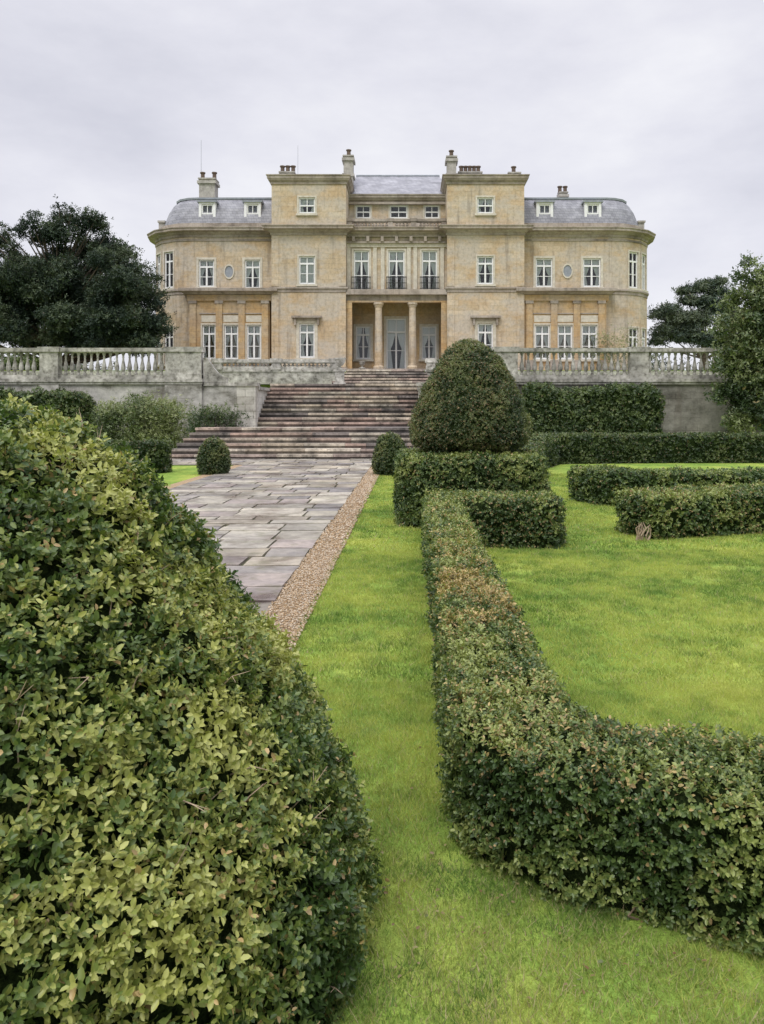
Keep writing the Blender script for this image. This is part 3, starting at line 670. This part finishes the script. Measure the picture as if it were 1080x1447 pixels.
def wing(line,front,ops_first,ovals,logg,dorm,cants):
    z1=14.6
    for i in range(len(line)-1):
        (xa,ya),(xb,yb)=line[i],line[i+1]; Ls=math.hypot(xb-xa,yb-ya); fr=(xa,ya,(xb-xa)/Ls,(yb-ya)/Ls)
        if i==front:
            fr=(0,55,1,0); ops=[op(*o,55) for o in ops_first]
            wall(fr,xa,xb,ZB,z1,ops)
            for k,o in enumerate(ops): window(fr,*o,kind='french',bars=True)
        else:
            ops=[]
            if i in cants:
                c=Ls/2; ops=[(c-.45,c+.45,10.4,13.0),(c-.45,c+.45,5.0,7.6)]
            elif Ls>5:
                ops=[(q-.5,q+.5,a,b) for q in (2,4.7,7.4) for a,b in ((10.6,12.9),(5,7.6))]
            wall(fr,0,Ls,ZB,z1,ops)
            for o in ops: window(fr,*o,kind='french',sur=.1)
    TR.sweep(line,CORN(14.55,.62)); TR.sweep(line,STRG(zz(409,55))); TR.sweep(line,[(0,ZB),(.12,ZB),(.12,4.6),(0,4.7)])
    TR.sweep(line,[(0,13.65),(.06,13.67),(.06,13.8),(0,13.82)])
    TR.sweep(line,[(-.2,14.56),(-.2,15.0),(-.5,15.0),(-.5,14.5)])
    RF.sweep(line,[(-.5,14.6),(-.52,14.9),(-.66,15.5),(-.92,16.2),(-1.25,16.75),(-1.55,17.05),(-2.4,17.3)])
    TR.sweep(line,[(-1.43,17.0),(-1.41,17.14),(-1.65,17.2),(-1.67,17.05)],1)
    for (u,v) in ovals:
        x=(u-580)*.05; z=zz(v,55); seg=20
        for k in range(seg):
            t0=2*math.pi*k/seg; t1=2*math.pi*(k+1)/seg
            E=lambda t,r,y:(x+r*math.cos(t)*.85,y,z+r*1.2*math.sin(t))
            SU.poly([E(t0,.44,54.93),E(t1,.44,54.93),E(t1,.35,54.93),E(t0,.35,54.93)]); SU.poly([E(t0,.44,55.0),E(t1,.44,55.0),E(t1,.44,54.93),E(t0,.44,54.93)]); SU.poly([E(t0,.35,54.93),E(t1,.35,54.93),E(t1,.35,54.995),E(t0,.35,54.995)])
        RF.poly([(x+.36*.85*math.cos(2*math.pi*k/seg),54.992,z+.36*1.2*math.sin(2*math.pi*k/seg)) for k in range(seg)],1)
    Y=54.3; u0,u1,pil,wins=logg; s=Y/1100; a0=(u0-580)*s; a1=(u1-580)*s; zt=zz(414,Y)
    fr=(0,Y,1,0); ops=[op(w0,w1,459,508,Y) for w0,w1 in wins]
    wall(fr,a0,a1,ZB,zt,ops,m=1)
    for x in (a0,a1): 
        W.poly([(x,Y,ZB),(x,55,ZB),(x,55,zt),(x,Y,zt)],1)
    for o in ops:
        window(fr,*o,kind='french',sur=.1,sill=True)
        TR.box(fr,o[0]-.2,o[1]+.2,0,.06,o[3]+.75,o[3]+.83); SU.box(fr,o[0]-.05,o[1]+.05,0,.03,o[3]+.2,o[3]+.65)
    for p in pil:
        a=(p-580)*s; W.box(fr,a-.22,a+.22,0,.12,ZB,zt-.55,1); TR.box(fr,a-.28,a+.28,0,.17,zt-.75,zt-.55); TR.box(fr,a-.28,a+.28,0,.17,ZB,5.2)
    ln=[(a0,55),(a0,Y),(a1,Y),(a1,55)]
    W.sweep(ln,[(0,zt-.55),(.14,zt-.55),(.14,zt-.15),(0,zt-.15)],1)
    TR.sweep(ln,[(0,zt-.15),(.3,zt-.12),(.42,zt),(.62,zt+.06),(.62,zt+.26),(.1,zt+.36),(-.02,zt+.36)]); TR.poly([(a0,Y,zt+.355),(a1,Y,zt+.355),(a1,55,zt+.355),(a0,55,zt+.355)])
    for u in dorm:
        Y=55.7; s=Y/1100; x=(u-580)*s; fr=(x,Y,1,0); zb=15.0; z2=zz(286,Y)
        o=(-.42,.42,zb+.12,z2-.12); WN.box(fr,-.6,-.42,-1.2,.02,zb-.2,z2); WN.box(fr,.42,.6,-1.2,.02,zb-.2,z2); WN.box(fr,-.42,.42,-1.2,.015,z2-.12,z2); WN.box(fr,-.42,.42,-1.2,.03,zb-.2,zb+.12)
        window(fr,*o,sur=0,sill=False,curt=False); TR.box(fr,-.72,.72,-1.4,.14,z2,z2+.12,1)
RB=3.3   # radius of the bowed ends
arc=lambda cx,sgn:[(cx+sgn*RB*math.sin(math.radians(t)),55+RB-RB*math.cos(math.radians(t))) for t in (0,18,42,66,90)]
rA=arc(17.6-RB,1); lA=arc(-18.9+RB,-1)
LW=[(-18.9,68)]+lA[::-1]+[(-9.62,55)]
RW=[(7.9,55)]+rA+[(17.6,68)]
wing(LW,5,[(281,303,367,406),(346,368,367,408)],[(324,384)],(268,381,(273,310,342,375),((286,305),(317,337),(349,369))),(293,357),(2,3))
wing(RW,0,[(757,781,365,406),(824,849,365,406)],[(802,383)],(741,857,(748,783,815,850),((756,777),(788,809),(822,844))),(770,838),(2,3))
for (u0,u1,uc,blind) in ((384,489,434,True),(632,741,686,False)):
    Y=54; s=Y/1100; a0=(u0-580)*s; a1=(u1-580)*s; fr=(0,Y,1,0); zt=zz(258,Y)
    ops=[op(uc-11.5,uc+11.5,279,302,Y),op(uc-11.5,uc+11.5,362,402,Y),op(uc-11,uc+11,457,506,Y)]
    wall(fr,a0,a1,ZB,zt,ops)
    window(fr,*ops[0],kind='sash',sur=.12); window(fr,*ops[1],kind='french',sur=.1,blind=blind); window(fr,*ops[2],kind='french',sur=.2,hood=True)
    for k,x in enumerate((a0,a1)):
        W.poly([(x,Y,ZB),(x,60,ZB),(x,60,zt),(x,Y,zt)])
    ln=[(a0,58),(a0,Y),(a1,Y),(a1,58)]
    TR.sweep(ln,CORN(zz(248,Y),.34)); W.sweep(ln,[(.0,zt),(.0,zt+.2),(-.3,zt+.2),(-.3,zt)])
    TR.sweep(ln,CORN(zz(320,Y),.6)); TR.sweep(ln,STRG(zz(406,Y))); TR.sweep(ln,[(0,ZB),(.12,ZB),(.12,4.6),(0,4.7)])
    for (b0,b1) in ((a0,a0+.5),(a1-.5,a1)):
        W.box(fr,b0,b1,.0,.045,4.7,zz(409,Y)-.36); W.box(fr,b0,b1,0,.045,zz(404,Y),zz(320,Y)-.63)
    RF.box((0,Y,1,0),a0+.3,a1-.3,-7,-.5,zz(248,Y)-.4,zz(248,Y)-.05)
cx0=(489-580)*54/1100; cx1=(632-580)*54/1100
Y=54.7; fr=(0,Y,1,0); s=Y/1100
fw=[op(500,522,354,411,Y),op(549,572,354,411,Y),op(596,618,354,411,Y)]
zbeam=zz(427,54.2)
wall(fr,cx0,cx1,zz(418,54.2),14.3,fw)
for o in fw:
    window(fr,*o,kind='french',sur=.13,sill=False)
    z0=o[2]
    for k in range(15):
        a=o[0]-.1+(o[1]-o[0]+.2)*k/14; IR.box(fr,a-.018,a+.018,.52,.56,z0,z0+.85)
    IR.box(fr,o[0]-.14,o[1]+.14,.5,.58,z0+.85,z0+.91); IR.box(fr,o[0]-.14,o[1]+.14,.51,.57,z0+.08,z0+.12); IR.box(fr,o[0]-.14,o[1]+.14,.51,.57,z0+.45,z0+.49)
for u in (493,530,541,578,587,625): a=(u-580)*s; SU.box(fr,a-.13,a+.13,0,.1,z0,z0+3.05)
SU.box(fr,cx0,cx1,0,.14,z0+3.05,z0+3.3); TR.box(fr,cx0,cx1,0,.3,z0+3.3,z0+3.42)
TR.box(fr,cx0,cx1,0,.75,z0-.36,z0)
ze=zz(320,54); TR.sweep([(cx0,Y-.1),(cx1,Y-.1)],CORN(ze,.6))
for i in range(7):
    a=cx0+.5+(cx1-cx0-1)*i/6; TR.box(fr,a-.1,a+.1,0,.42,ze-.95,ze-.6)
TR.box((0,54.2,1,0),cx0,cx1,-.7,-.1,z0-.75,z0-.362)
W.box((0,54.2,1,0),cx0,cx1,-.5,-.05,zbeam,z0-.75,1)
PF=4.6; Yb=57.0
ob=[op(503,524,461,508,Yb),(px(546,Yb),px(574,Yb),PF+.02,zz(450,Yb)),op(596,617,461,508,Yb)]
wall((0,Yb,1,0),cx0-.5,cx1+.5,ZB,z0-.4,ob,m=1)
for k,o in enumerate(ob): window((0,Yb,1,0),*o,kind='french',sur=.16,sill=(k!=1))
W.poly([(cx0,54.4,z0-.5),(cx1,54.4,z0-.5),(cx1,Yb,z0-.5),(cx0,Yb,z0-.5)],1)
for x in (cx0,cx1): W.poly([(x,54.1,ZB),(x,Yb,ZB),(x,Yb,z0-.4),(x,54.1,z0-.4)],1)
TR.box((0,54.0,1,0),cx0,cx1,-3.0,.1,ZB,PF)
for i in range(5): TR.box((0,54.0,1,0),cx0-.2*i+.6,cx1+.2*i-.6,-.3,.4+.32*i,ZB,PF-.17*(i+1)+.02)
for u in (535,583):
    x=(u-580)*54.3/1100; hgt=zbeam-PF
    W.lathe(x,54.45,PF,[(.38,0),(.38,.12),(.32,.2),(.27,.26),(.27,hgt*.35),(.235,hgt-.35),(.28,hgt-.3),(.3,hgt-.2),(.36,hgt-.14),(.36,hgt)],18,0)
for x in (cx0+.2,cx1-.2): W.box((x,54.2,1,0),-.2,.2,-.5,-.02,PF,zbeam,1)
Y=56.6; s=Y/1100; fr=(0,Y,1,0); oa=[op(503,524,290,309,Y),op(551,576,290,309,Y),op(600,621,290,309,Y)]
wall(fr,cx0,cx1,14.2,zz(272,Y)-.1,oa)
for o in oa: window(fr,*o,sur=.1,curt=False)
TR.sweep([(cx0,Y),(cx1,Y)],CORN(zz(276,Y),.4)); TR.box(fr,cx0,cx1,-.3,.3,zz(286,Y)-.2,zz(286,Y)-.05)
TR.poly([(cx0,54.4,ze+.03),(cx1,54.4,ze+.03),(cx1,Y,ze+.03),(cx0,Y,ze+.03)],1)
gb=Geo(); balustrade(gb,(0,54.9,1,0),cx0,cx1,ze+.02,.68,[(cx0,cx0+.4),(cx1-.4,cx1),(-1.6,-1.2),(.0,.45)],[],.24); gb.emit('roof_balustrade',[TRIM],house)
zr=zz(276,Y); zt=zz(246,59.5)
xa,xb=cx0-1.2,cx1+1.2
RF.poly([(xa,Y+.1,zr),(xb,Y+.1,zr),(xb-1.6,60,zt),(xa+1.6,60,zt)]); RF.poly([(xa,Y+.1,zr),(xa+1.6,60,zt),(xa+1.6,66,zt),(xa,66,zr)]); RF.poly([(xb,Y+.1,zr),(xb,66,zr),(xb-1.6,66,zt),(xb-1.6,60,zt)]); RF.poly([(xa+1.6,60,zt),(xb-1.6,60,zt),(xb-1.6,66,zt),(xa+1.6,66,zt)])
TR.tube((xa+1.5,60,zt),(xb-1.5,60,zt),.1,.1,6,1)
W.box((0,60,1,0),-18.5,17.2,-10,-.05,ZB,15.0); RF.box((0,59,1,0),-16.2,-9.6,-8,0,16.4,17.28); RF.box((0,59,1,0),7.9,14.9,-8,0,16.4,17.28)
for x in (-18.4,17.1): CH.box((x,58.2,1,0),-.22,.22,-.6,.6,14.6,15.6); CH.box((x,58.2,1,0),-.28,.28,-.7,.7,15.6,15.74)
def chimney(u,vt,vb,w,Y,pots):
    x=(u-580)*Y/1100; z1=zz(vt,Y); z0_=zz(vb,Y); hw=w*Y/1100/2; fr=(x,Y,1,0)
    CH.box(fr,-hw,hw,-.5,.5,z0_-1.2,z1); CH.box(fr,-hw-.12,hw+.12,-.62,.62,z1-.32,z1-.12); CH.box(fr,-hw-.07,hw+.07,-.57,.57,z1,z1+.1); CH.box(fr,-hw-.1,hw+.1,-.6,.6,z0_-.1,z0_+.1)
    for k in range(pots):
        a=0 if pots==1 else -hw*.75+1.5*hw*k/(pots-1)
        CH.lathe(x+a,Y,z1+.1,[(.2,0),(.15,.1),(.14,.42),(.2,.46),(.2,.54)],8,1)
chimney(295,256,284,22,57.5,2); chimney(407,247,254,20,57,3); chimney(493,224,250,13,58,1); chimney(638,225,250,13,58,1); chimney(664,247,254,32,59,5); chimney(726,248,254,16,57,1); chimney(795,275,279,10,61,2)
W.emit('walls',[STONE,OCHRE],house); RF.emit('roof',[SLATE,LEAD],house); TR.emit('cornices_and_trim',[TRIM,LEAD],house); SU.emit('window_surrounds',[CREAM],house)
WN.emit('window_frames',[WHITE],house); GL.emit('window_glass',[GLASS],house); CU.emit('curtains',[CURT],house); DK.emit('interiors',[DARK],house); IR.emit('iron_balconies',[IRON],house); CH.emit('chimneys',[CHIM,POT],house)
g=Geo(); x=(286-580)*.053; g.tube((x,58,16),(x,58,zz(198,58)),.025,.012,6); x=(422-580)*.053; g.tube((x,58,17),(x,58,zz(205,58)),.02,.01,5); g.emit('roof_masts',[LEAD],house)

# ------------------------------------------------------------------ shrubs by the walls
def bush(name,x0,x1,y0,y1,z0,z1,leaf,n,pal,clump=.16,flat=1.0):
    lobes=[]
    r=min((z1-z0)/2,.9)
    k=max(2,int((x1-x0)/(r*1.0)))
    for i in range(k):
        for zc in np.arange(z0+r*.6,z1-r*.5,r*.9):
            lobes.append((x0+r*.6+(x1-x0-1.2*r)*i/(k-1)+random.uniform(-.1,.1),(y0+y1)/2,zc+random.uniform(-.15,.12),r*random.uniform(.6,.95)))
    return tree(name,lobes,((x0+x1)/2,(y0+y1)/2,0,z1*.6),leaf,n,pal,clump=clump,trunk_r=.05,mat=LEAF,flat=flat)
MIDG=[(.045,.075,.03),(.085,.125,.045),(.16,.205,.075),(.19,.15,.07)]
PALE=[(.08,.115,.045),(.16,.20,.085),(.30,.33,.15),(.29,.25,.14)]
clothe('wall_hedge',hedge_core([(4.7,32.1,.55,2.7),(6.2,32.1,.55,2.4),(7.6,32.1,.55,2.65),(10.1,32.1,.55,2.45)],.2,disp=.28,dscale=1.3,r=.35,seed=8),.10,2.6,MIDG,m=6,inset=.1)
clothe('wall_hedge',hedge_core([(-18.5,32.1,.5,2.6),(-15.5,32.1,.5,2.35),(-13.3,32.1,.5,2.3)],.2,disp=.22,dscale=1.3,r=.3,seed=9),.09,2.6,MIDG,m=6,inset=.1)
bush('deciduous_shrub',-12.5,-9.2,30.6,31.6,.2,2.6,.09,7600,PALE,.22)
bush('climbing_shrub',-8.9,-7.3,31.7,32.5,.3,2.1,.09,1900,MIDG,.22)
bush('climbing_shrub',-8.2,-6.3,28.5,29.3,1.0,1.8,.08,1100,MIDG,.18)
bush('evergreen_shrub',-21.5,-19.0,40,41,3.6,5.0,.12,1500,YEW,.2)
bush('wall_shrub',12.8,15.2,52,53,3.7,7.6,.08,1500,PALE,.4)

# ------------------------------------------------------------------ light, world, camera
el=math.radians(52); az=math.radians(205)
w=D.worlds.new('World'); scene.world=w; w.use_nodes=True; nt=w.node_tree; nt.nodes.clear()
out=N(nt,'ShaderNodeOutputWorld'); bg=N(nt,'ShaderNodeBackground'); bg.inputs['Strength'].default_value=.1
sky=N(nt,'ShaderNodeTexSky'); sky.sky_type='NISHITA'; sky.sun_disc=False; sky.sun_elevation=el; sky.sun_rotation=az
tc=N(nt,'ShaderNodeTexCoord'); mp=N(nt,'ShaderNodeMapping'); mp.inputs['Scale'].default_value=(1,1,2.4); nt.links.new(tc.outputs['Generated'],mp.inputs[0])
f=noise(nt,mp.outputs[0],2.2,7,.55); cl=ramp(nt,f,[(.34,(6.8,6.85,7.7)),(.5,(8.2,8.2,8.95)),(.66,(9.6,9.6,10.0))])
sp=N(nt,'ShaderNodeSeparateXYZ'); nt.links.new(tc.outputs['Generated'],sp.inputs[0])
mr=N(nt,'ShaderNodeMapRange'); mr.interpolation_type='SMOOTHSTEP'; mr.inputs['From Min'].default_value=.45; mr.inputs['From Max'].default_value=1; mr.inputs['To Min'].default_value=1; mr.inputs['To Max'].default_value=3.2
nt.links.new(sp.outputs[2],mr.inputs[0])
vm=N(nt,'ShaderNodeVectorMath',operation='SCALE'); nt.links.new(cl,vm.inputs[0]); nt.links.new(mr.outputs[0],vm.inputs['Scale'])
c=mix(nt,vm.outputs[0],sky.outputs[0],.06); nt.links.new(c,bg.inputs[0]); nt.links.new(bg.outputs[0],out.inputs[0])
sl=D.lights.new('sun','SUN'); sl.energy=1.5; sl.angle=math.radians(25); sl.color=(1,.96,.9); so=D.objects.new('sun',sl); link(so)
so.rotation_euler=Vector((math.sin(az)*math.cos(el),math.cos(az)*math.cos(el),math.sin(el))).to_track_quat('Z','Y').to_euler()
cd=D.cameras.new('camera'); cam=D.objects.new('camera',cd); link(cam); cam.location=(0,0,1.6); cam.rotation_euler=(math.radians(90),0,0)
cd.sensor_fit='VERTICAL'; cd.sensor_height=36; cd.sensor_width=27; cd.lens=36*1100/1447; cd.shift_x=-(580-540)/1447; cd.shift_y=-(723.5-582)/1447; cd.clip_start=.05; cd.clip_end=3000
scene.camera=cam
scene.view_settings.view_transform='Standard'; scene.view_settings.look='None'; scene.view_settings.exposure=0
